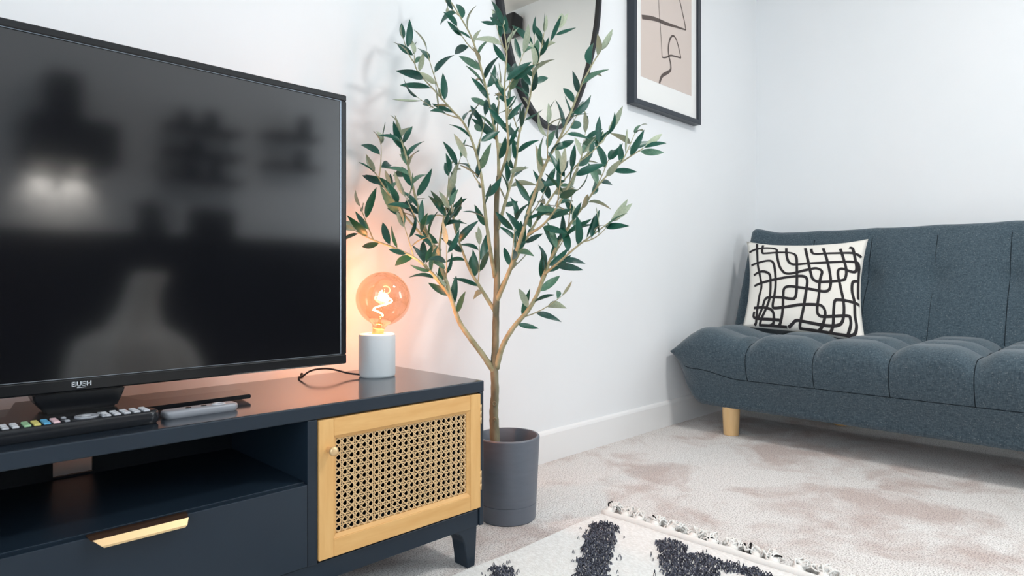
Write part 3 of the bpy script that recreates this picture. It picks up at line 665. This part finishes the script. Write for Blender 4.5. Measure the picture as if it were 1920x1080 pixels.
obj('seam', tube(bmesh.new(), hs, .0012, 5), M['seam'], seat, True)
# backrest
BU, BV = 110, 34; bm = bmesh.new(); bt = .13
def backp(s, v):      # s along y 0..1, v bottom to top 0..1
    yl = 1.482; yr = 2*SYC-yl; y = yr+(yl-yr)*s; d = min(y-yr, yl-y)
    zt_ = .905+.030*sm(.16, .0, d)-.012*sm(.0, .02, .02-min(d, .02)); zz = .36+(zt_-.36)*v
    x = 2.985+.235*v
    A_ = 1-abs(2*colf(y)-1)**2.2; bumpv = .014*A_*sm(0, .15, v)*sm(1, .8, v)*sm(.10, .3, d)
    for c in COL:
        r2 = ((y-c)/.05)**2+((v-.535)/.10)**2
        if d > .2: bumpv -= .024*math.exp(-r2)
    return Vector((x-bumpv, y, zz))
RB = .05; rg = []
for i in range(BU+1):
    sI = 1-(1-2*i/BU)**2 if False else i/BU; sI = .5-.5*math.copysign(abs(1-2*sI)**.8, 1-2*sI)
    yl = 1.482; yr = 2*SYC-yl; y = yr+(yl-yr)*sI; d = min(y-yr, yl-y); qd = math.sqrt(max(0, 1-(1-min(1, d/.045))**2)); qd = .25+.75*qd
    fr = [backp(sI, .93*j/BV) for j in range(BV+1)]; ring = []
    lean = (fr[-1]-fr[-6]).normalized(); nb_ = Vector((lean.z, 0, -lean.x))      # pointing back
    mid = nb_*RB
    for p in fr: ring.append(p+mid*(1-qd))
    c = fr[-1]+mid
    for k in range(1, 9): a = math.pi*k/9; ring.append(c-mid*math.cos(a)*qd+lean*RB*.78*math.sin(a)*(.55+.45*qd))
    for j in (BV, BV*2//3, BV//3, 0): ring.append(backp(sI, .93*j/BV)+mid*(1+qd))
    rg.append([bm.verts.new(p) for p in ring])
for a, b in zip(rg, rg[1:]):
    n_ = len(a)
    for k in range(n_): bm.faces.new((a[k], a[(k+1) % n_], b[(k+1) % n_], b[k]))
bm.faces.new(rg[0][::-1]); bm.faces.new(rg[-1]); bmesh.ops.recalc_face_normals(bm, faces=bm.faces)
back = obj('backrest', bm, M['sofa'], sofa, True, label='tall tufted backrest')
for c in COL:
    if SY0+.25 < c < SY1-.25:
        yr = 2*SYC-1.482; s = (c-yr)/(1.482-yr)
        obj('seam', tube(bmesh.new(), [backp(s, .08+.80*q/30)+Vector((-.0022, 0, 0)) for q in range(31)], .0014, 5), M['seam'], back, True)
        obj('button', lathe(bmesh.new(), [(0, .004), (.006, .0035), (.010, .001), (.010, -.004)], backp(s, .535), 16, (-1, 0, .3)), M['sofa'], back, True)
for x, y in ((2.565, 1.262), (2.565, 2*SYC-1.262), (3.09, 1.0), (3.09, 2*SYC-1.0)):
    obj('leg', lathe(bmesh.new(), [(0, 0), (.029, 0), (.031, .002), (.036, .119), (0, .119)], (x, y, 0), 28), M['beech'], sofa, True, label='pale wooden round leg', autos=40)

# ------------------------------------------------------------------ cushion
q00 = P(1392, 613, 2.93); q10 = P(1623, 642, 2.585); q01 = P(1400, 453, 3.22); q11 = P(1628, 448, 2.84)
cu = empty('cushion', (q00+q10)/2, 'off-white square cushion printed with black looping lines on sofa', 'cushion')
NC = 36; nrm = ((q10-q00).cross(q01-q00)).normalized()
if nrm.x > 0: nrm = -nrm
def cpos(u, v, side):
    a, b = 2*u-1, 2*v-1
    p = q00*(1-u)*(1-v)+q10*u*(1-v)+q01*(1-u)*v+q11*u*v
    ex = (q10-q00).normalized(); ez = (q01-q00).normalized()
    p += -ex*a*.024*(1-b*b)*abs(a)-ez*b*(.036 if b > 0 else .010)*(1-a*a)*abs(b)       # edges draw in between the corners
    th = .062*((1-a*a)**.55)*((1-b*b)**.55)
    th += .004*math.sin(9*a+3*b)*math.sin(7*b)*(1-a*a)*(1-b*b)
    return p+nrm*th*side
bm = bmesh.new()
for side in (1, -1):
    g = [[bm.verts.new(cpos(i/NC, j/NC, side)) for j in range(NC+1)] for i in range(NC+1)]
    for i in range(NC):
        for j in range(NC): f = (g[i][j], g[i+1][j], g[i+1][j+1], g[i][j+1]); bm.faces.new(f if side > 0 else f[::-1])
bmesh.ops.remove_doubles(bm, verts=bm.verts, dist=.0004); bmesh.ops.recalc_face_normals(bm, faces=bm.faces)
cover = obj('cushion_cover', bm, M['cushion'], cu, True)
def uvz(X, Y):        # enlarged photo coordinates to cushion coordinates
    u, v = .5, .5
    px, py = 1380+X/4.5, 420+Y/4.5
    for _ in range(12):
        def proj(u, v):
            p = cpos(u, v, 1); x, y, zz = p; t = (x+y)/R2; return CX+F*((x-y)/R2)/t, CY-F*(zz-CAMZ)/t
        a, b = proj(u, v); e = .01; a1, b1 = proj(u+e, v); a2, b2 = proj(u, v+e)
        J = ((a1-a)/e, (a2-a)/e, (b1-b)/e, (b2-b)/e); det = J[0]*J[3]-J[1]*J[2]; dx, dy = px-a, py-b
        u = min(.985, max(.015, u+.7*(J[3]*dx-J[1]*dy)/det)); v = min(.985, max(.015, v+.7*(-J[2]*dx+J[0]*dy)/det))
    return u, v
LINES = [
 [(110,245),(180,212),(270,203),(340,215),(345,260),(365,350),(400,405),(440,420),(510,410),(610,385),(680,375),(725,400),(715,450),(705,500),(700,600),(685,720),(700,770),(760,782),(940,776),(965,800),(968,860),(945,965)],
 [(178,170),(180,250),(185,350),(205,450),(215,530),(195,620),(180,720),(170,830),(155,900)],
 [(230,180),(222,240),(260,248),(400,240),(480,250),(510,285),(514,400),(512,540),(500,620),(460,632),(380,620),(280,620),(245,640),(225,700),(190,790)],
 [(425,205),(430,280),(455,330),(520,342),(680,330),(840,322),(1000,322),(1035,345),(1045,430),(1035,540),(1035,640)],
 [(585,205),(610,320),(630,410),(650,465),(700,488),(800,485),(900,475),(925,450),(930,380),(900,270),(880,210)],
 [(635,210),(645,245),(690,254),(800,248),(960,245),(1030,262),(1075,292)],
 [(735,205),(770,310),(795,430),(800,500),(785,555),(740,570),(640,552),(530,535),(440,528),(405,550),(398,620),(395,720),(380,820),(368,940)],
 [(130,352),(200,325),(280,310),(315,330),(330,400),(335,500),(325,600),(310,690),(330,710),(420,700),(540,682),(660,680),(720,690),(750,730),(750,790),(725,870),(700,930)],
 [(150,435),(200,405),(250,405),(285,430),(292,500),(285,620),(260,700),(215,800),(205,880),(225,908),(290,908),(380,890),(425,900),(440,935)],
 [(155,525),(260,485),(380,458),(500,442),(570,442),(600,470),(595,550),(575,680),(550,800),(540,870),(560,892),(640,900),(740,925),(860,942),(960,945),(1005,925),(1018,860),(1005,780),(1000,660),(980,570),(985,495),(1020,485),(1060,520)],
 [(955,200),(985,210),(1005,290),(1018,370),(1005,405),(960,400),(900,378),(865,390),(862,440),(880,520),(905,640),(912,740),(895,830),(850,858),(780,860),(680,845),(580,825),(510,815),(475,845),(450,930)],
 [(800,945),(820,850),(825,720),(835,650),(870,640),(960,655),(1040,685),(1062,710)],
 [(150,710),(230,705),(290,720),(318,760),(315,840),(290,940)],
 [(155,740),(150,785),(190,800),(280,805),(370,812)],
]
for l in LINES:
    uv = [uvz(a, b) for a, b in l]; q = catmull([(a, b, 0) for a, b in uv], 5); bm = bmesh.new(); L = []; wd = .0056/.49
    for i, p in enumerate(q):
        d = q[min(i+1, len(q)-1)]-q[max(i-1, 0)]; s = Vector((-d.y, d.x, 0)); s = s.normalized()*wd if s.length > 1e-9 else Vector((wd, 0, 0))
        row = []
        for e in (-1, 0, 1):
            a = min(.992, max(.008, p.x+s.x*e)); b = min(.992, max(.008, p.y+s.y*1.2*e)); row.append(bm.verts.new(cpos(a, b, 1)+nrm*.0012))
        L.append(row)
    for a, b in zip(L, L[1:]):
        for j in (0, 1): bm.faces.new((a[j], b[j], b[j+1], a[j+1]))
    obj('printed_line', bm, M['print'], cover)

# ------------------------------------------------------------------ rug
GX1, GX0, GY1, GY0 = 1.432, -.25, 1.075, -.15
rug = empty('rug', ((GX0+GX1)/2, (GY0+GY1)/2, 0), 'cream woven rug with black tufted pattern and knotted fringe', 'rug')
def rz(x, y): return .009+.0012*noise.noise(Vector((x*6, y*6, 0)))+.005*sm(GX1-.05, GX1, x)*(.6+.6*noise.noise(Vector((0, y*9, 3))))
def edge(x, y): return x+.006*noise.noise(Vector((y*7, 1, 0)))*sm(GX1-.2, GX1, x), y+.006*noise.noise(Vector((x*5, 7, 0)))*sm(GY1-.2, GY1, y)
bm = bmesh.new(); NX, NY = 84, 60; g = []
for i in range(NX+1):
    row = []
    for j in range(NY+1):
        x = GX0+(GX1-GX0)*i/NX; y = GY0+(GY1-GY0)*j/NY; ex, ey = edge(x, y); row.append(bm.verts.new((ex, ey, rz(x, y))))
    g.append(row)
top = [bm.faces.new((g[i][j], g[i+1][j], g[i+1][j+1], g[i][j+1])) for i in range(NX) for j in range(NY)]
r = bmesh.ops.extrude_face_region(bm, geom=top)
for v in [q for q in r['geom'] if isinstance(q, bmesh.types.BMVert)]: v.co.z = .0008
bmesh.ops.recalc_face_normals(bm, faces=bm.faces)
obj('woven_ground', bm, M['rugw'], rug, True, autos=50)
ep = [Vector((*edge(GX1-.004, GY0+(GY1-GY0)*k/70), rz(GX1, GY0+(GY1-GY0)*k/70)+.0005)) for k in range(71)]
obj('edge_binding', tube(bmesh.new(), ep, [.0092+.0015*noise.noise(Vector((k*.7, 0, 0))) for k in range(71)], 9), M['yarn'], rug, True, label='thick white bound edge')
random.seed(5)
def curl(bm, p, d, ln, r, amp, mi=0):
    p = Vector(p); side = Vector((-d.y, d.x, 0)); a0_, f = random.uniform(0, 6), random.uniform(5, 9); pts = []
    for k in range(9):
        s = k/8; pts.append(p+d*ln*s+side*amp*math.sin(f*s+a0_)+Vector((0, 0, .024*math.sin(math.pi*min(1, s*1.1))*random.uniform(.5, 1)-(p.z-r)*s**1.5)))
        pts[-1].z = max(pts[-1].z, r)
    tube(bm, pts, r, 5, mi=mi)
y = GY1-.012
while y > GY0:
    bm = bmesh.new(); ex = edge(GX1, y)[0]; nb = random.choice((0, 0, 1, 1, 2)); c = Vector((ex+.006, y, .011)); ang = random.uniform(-.5, .9)
    lathe(bm, [(0, -.016), (.010, -.011), (.0145, 0), (.010, .011), (0, .016)], c+Vector((.006, 0, 0)), 9, (1, .2*ang, 0))
    for k in range(16):
        d = Vector((math.cos(ang+random.uniform(-.7, .7)), math.sin(ang+random.uniform(-.7, .7)), 0)).normalized()
        curl(bm, c+Vector((.008, random.uniform(-.006, .006), random.uniform(-.003, .006))), d, random.uniform(.03, .06), .0021, .011, 1 if k < nb else 0)
    for f in bm.faces: f.smooth = True
    obj('tassel', bm, [M['yarn'], M['yarnb']], rug); y -= random.uniform(.04, .07)
# black looped pile, laid in stepped bands
def band(a, b, w): return (Vector(a), Vector(b), w)
BANDS = [band((1.340, 1.008), (1.02, .81), .072), band((1.365, .828), (1.15, .66), .066), band((1.33, .765), (1.362, .64), .046), band((1.362, .64), (1.33, .50), .046)]
for k in range(1, 6): BANDS += [band((1.352-.02*k, 1.0-.27*k), (1.09-.02*k, .865-.27*k), .09)]
BANDS += [band((.985, 1.012), (.80, .90), .05), band((1.02, .81), (.80, .70), .075), band((1.15, .66), (.9, .55), .075)]
for k in range(0, 4): BANDS += [band((.7-.3*k, .98), (.55-.3*k, .45), .085), band((.55-.3*k, .45), (.7-.3*k, -.05), .085)]
def inband(x, y):
    xs = round(x/.022)*.022; best = 9
    for a, b, w in BANDS:
        d = b-a; t = max(0, min(1, ((x-a.x)*d.x+(y-a.y)*d.y)/d.length_squared)); q = a+d*t; dd = math.hypot(x-q.x, y-q.y)-w/2; best = min(best, dd)
    return best
lm = bmesh.new(); nl = 0; cell = .0070
def loop_at(x, y, s):
    a = random.uniform(0, 6.28); dx, dy = math.cos(a)*s, math.sin(a)*s; z0 = rz(x, y); hgt = random.uniform(.006, .010); r = s*.36; pts = []
    for q in range(5):
        t = math.pi*q/4; pts.append(Vector((x-dx*math.cos(t), y-dy*math.cos(t), z0-.001+hgt*math.sin(t))))
    tube(lm, pts, r, 5, cap=False)
for i in range(int((GX1-GX0)/cell)):
    for j in range(int((GY1-GY0)/cell)):
        x = GX0+i*cell+random.uniform(-.003, .003); y = GY0+j*cell+random.uniform(-.003, .003)
        near = x > .8 and y > .4
        if not near and random.random() < .45: continue
        if x > GX1-.03 or y > GY1-.02: continue
        d = inband(x, y)+.012*noise.noise(Vector((x*40, y*40, 0)))
        if d < 0: loop_at(x, y, random.uniform(.0034, .0044) if near else .005); nl += 1
        elif d < .03 and near and random.random() < .10*(1-d/.03): loop_at(x, y, .0022); nl += 1
print('loops', nl)
obj('looped_pile', lm, M['rugb'], rug, True, kind='stuff', label='black looped wool pile in stepped bands')

# ------------------------------------------------------------------ kitchen end of the room, seen only in the screen and the mirror
def kbox(nm, px0, px1, py0, py1, yfront, depth, m, parent=None, **k):
    a = refl(px0, py1, yfront); b = refl(px1, py0, yfront); return obj(nm, B((a.x, yfront-depth, a.z), (b.x, yfront, b.z), .004), m, parent, **k)
KW = RY0
hc = refl(140, 295, KW+.42); hood = empty('cooker_hood', (hc.x, KW+.2, hc.z), 'black chimney cooker hood with two lamps mirrored in television', 'cooker hood')
a = refl(52, 294, KW+.42); b = refl(228, 232, KW+.42); c0 = refl(101, 228, KW+.42); c1 = refl(166, 130, KW+.42)
obj('canopy', B((a.x, KW+.005, a.z), (b.x, KW+.42, b.z), .006), M['kdark'], hood)
obj('chimney', B((c0.x, KW+.005, b.z+.0005), (c1.x, KW+.30, min(RZ-.005, c1.z)), .004), M['kdark'], hood)
for px in (90, 156):
    q = refl(px, 300, KW+.25)
    obj('hood_lamp', lathe(bmesh.new(), [(0, 0), (.028, 0), (.03, .006), (0, .006)], (q.x, KW+.1, a.z-.006), 20), M['spot'], hood)
    s = bpy.data.lights.new('hood_spot', 'SPOT'); s.energy = 14; s.spot_size = 1.7; s.spot_blend = .8; s.color = (1, .93, .84); s.shadow_soft_size = .03
    so = bpy.data.objects.new('hood_spot', s); C.objects.link(so); so.parent = hood; so.location = Vector((q.x, KW+.07, a.z-.012))-WL[hood.name]; so.rotation_euler = (math.radians(-22), 0, 0)
wz = refl(300, 437, KW+.62).z
kx0, kx1 = -.9, 2.75
obj('worktop', B((kx0, KW+.002, wz-.035), (kx1, KW+.62, wz), .003), M['ktop'], label='dark kitchen worktop mirrored in the television', cat='worktop')
nun = 6; cw = (kx1-kx0)/nun
for k in range(nun):
    x0 = kx0+cw*k; r_ = empty('kitchen_unit', (x0+cw/2, KW+.3, 0), ('first', 'second', 'third', 'fourth', 'fifth', 'last')[k]+' charcoal kitchen base unit counted from the window side', 'cabinet', 'kitchen base units under the worktop')
    obj('carcass', B((x0+.001, KW+.002, .1), (x0+cw-.001, KW+.575, wz-.036)), M['kdark'], r_); obj('plinth', B((x0+.001, KW+.02, 0), (x0+cw-.001, KW+.52, .0995)), M['kdark'], r_)
    dd = obj('door', B((x0+.003, KW+.5755, .105), (x0+cw-.003, KW+.595, wz-.042), .002), M['kdark'], r_); obj('handle', B((x0+cw-.05, KW+.596, .55), (x0+cw-.04, KW+.615, .75), .003), M['steel'], dd)
def shelf(px0, px1, py, th, lab, jars):
    a = refl(px0, py+th, KW+.2); b = refl(px1, py, KW+.2)
    o = obj('wall_shelf', B((a.x, KW+.002, a.z), (b.x, KW+.2, a.z+.028), .002), M['kdark'], label=lab, cat='shelf', group='dark kitchen wall shelves')
    for f, r_, h_, l2 in jars:
        x = a.x+(b.x-a.x)*f; rr = empty('storage_jar', (x, KW+.11, a.z+.0285), l2, 'jar', 'jars on the kitchen shelves')
        obj('jar_body', lathe(bmesh.new(), [(0, 0), (r_*.92, 0), (r_, .006), (r_, h_*.78), (r_*.82, h_*.86), (r_*.8, h_*.9), (0, h_*.9)], WL[rr.name], 20), M['steel'], rr, True, autos=40)
        obj('lid', lathe(bmesh.new(), [(r_*.86, h_*.9), (r_*.86, h_), (0, h_)], WL[rr.name], 20), M['kdark'], rr, True, autos=40)
jl = 'dark storage jar on %s, mirrored in television'
shelf(318, 462, 222, 10, 'upper dark kitchen shelf right of hood in the screen reflection', [(.25, .05, .10, jl % 'the upper shelf at left'), (.6, .06, .12, jl % 'the upper shelf at right')])
shelf(318, 462, 272, 10, 'middle dark kitchen shelf right of hood in the screen reflection', [(.4, .055, .08, jl % 'the middle shelf')])
shelf(318, 462, 322, 10, 'lowest dark kitchen shelf right of hood in the screen reflection', [(.35, .05, .09, jl % 'the lowest shelf at left'), (.65, .05, .11, jl % 'the lowest shelf at right')])
shelf(506, 606, 240, 10, 'upper shelf near screen edge in the television reflection', [(.75, .06, .16, jl % 'the upper shelf near screen edge')])
shelf(506, 606, 298, 10, 'lower shelf near screen edge in the television reflection', [(.7, .06, .12, jl % 'the lower shelf near screen edge')])
q = refl(287, 432, KW+.35); kt = empty('kettle', (q.x, KW+.3, wz), 'black kettle on worktop mirrored in the television', 'kettle')
obj('kettle_body', lathe(bmesh.new(), [(0, 0), (.085, 0), (.088, .02), (.075, .14), (.055, .2), (.02, .215), (.012, .235), (0, .238)], WL[kt.name]+Vector((0, 0, .0005)), 28), M['kdark'], kt, True, autos=40)
obj('handle', tube(bmesh.new(), catmull([WL[kt.name]+Vector(v) for v in ((.065, 0, .18), (.12, 0, .18), (.13, 0, .1), (.08, 0, .04))], 6), .011, 8), M['kdark'], kt, True)
obj('spout', tube(bmesh.new(), [WL[kt.name]+Vector((-.05, 0, .15)), WL[kt.name]+Vector((-.1, 0, .2))], [.022, .012], 10), M['kdark'], kt, True)
q = refl(402, 432, KW+.35); tr = empty('toaster', (q.x, KW+.3, wz), 'black toaster on worktop mirrored in the television', 'toaster')
obj('toaster_body', B((q.x-.14, KW+.21, wz+.001), (q.x+.14, KW+.39, wz+.2), .03, 4), M['kdark'], tr, True)
for yy in (.27, .33): obj('slot', B((q.x-.1, KW+yy-.012, wz+.198), (q.x+.1, KW+yy+.012, wz+.202)), M['steel'], tr)
obj('lever', B((q.x+.14, KW+.29, wz+.1), (q.x+.165, KW+.31, wz+.115), .003), M['steel'], tr)
# pale cloth heaped over a low stool
YP = -.85
sil = [(510, 252, 314), (522, 246, 312), (545, 238, 300), (570, 228, 296), (595, 212, 298), (615, 196, 306), (632, 150, 330), (650, 134, 352), (680, 124, 368), (720, 116, 380), (770, 110, 388)]
bm = bmesh.new(); rings = []; NR = 48
for py, x0, x1 in sil:
    a = refl(x0, py, YP); b = refl(x1, py, YP); c = (a+b)/2; hw = (b.x-a.x)/2; hd = min(hw*.7, .17)
    rings.append([bm.verts.new((c.x+hw*math.cos(t)*(1+.04*math.cos(7*t)), YP+hd*math.sin(t)*(1+.07*math.cos(9*t+.5)), c.z)) for t in (2*math.pi*k/NR for k in range(NR))])
lowz = .012; rings.append([bm.verts.new((v.co.x, v.co.y, lowz)) for v in rings[-1]])
for a, b in zip(rings, rings[1:]):
    for k in range(NR): bm.faces.new((a[k], b[k], b[(k+1) % NR], a[(k+1) % NR]))
bm.faces.new(rings[0]); bmesh.ops.recalc_face_normals(bm, faces=bm.faces)
for v in bm.verts: v.co.z -= .012 if v.co.z < .02 else 0
obj('draped_cloth', bm, M['throw'], None, True, label='pale cloth draped in a peak, mirrored low in the television', cat='cloth')
# dark fixture high on the right wall, seen in the mirror
tm = 2*RY1
def mrefl(px, py, x): u = (px-CX)/F; v = (CY-py)/F; t = x*R2/(1+u); return Vector((x, tm-t*(1-u)/R2, CAMZ+v*t))
q = mrefl(958, 52, RX1-.06)
fx = empty('wall_fixture', (RX1, q.y, q.z), 'small black box fixture high on wall, seen in mirror', 'fixture')
bm = B((RX1-.13, q.y-.05, q.z-.075), (RX1-.02, q.y+.05, q.z+.075), .014, 2); bmesh.ops.rotate(bm, verts=bm.verts, cent=(RX1-.06, q.y, q.z), matrix=Matrix.Rotation(.18, 3, 'Y'))
obj('housing', bm, M['mblack'], fx); obj('bracket', B((RX1-.04, q.y-.03, q.z-.04), (RX1-.0005, q.y+.03, q.z+.04), .004), M['mblack'], fx)

# flush ceiling light, added out of view to even light on walls and floor
cl = empty('ceiling_fill_light', (1.9, -.4, RZ), 'round white flush ceiling light, added out of view as room fill light', 'ceiling light')
obj('rim', lathe(bmesh.new(), [(.19, 0), (.20, -.005), (.20, -.05), (.192, -.055), (.186, -.05), (.186, 0)], (1.9, -.4, RZ-.0005), 48), M['white'], cl, True, autos=40)
obj('diffuser', lathe(bmesh.new(), [(.185, -.03), (.185, -.044), (.12, -.050), (0, -.052)], (1.9, -.4, RZ), 48), M['lit'], cl, True)
la = bpy.data.lights.new('ceiling_fill_lamp', 'AREA'); la.shape = 'DISK'; la.size = .36; la.energy = 36; la.color = (1, .985, .96)
lo_ = bpy.data.objects.new('ceiling_fill_lamp', la); C.objects.link(lo_); lo_.parent = cl; lo_.location = (0, 0, -.06)
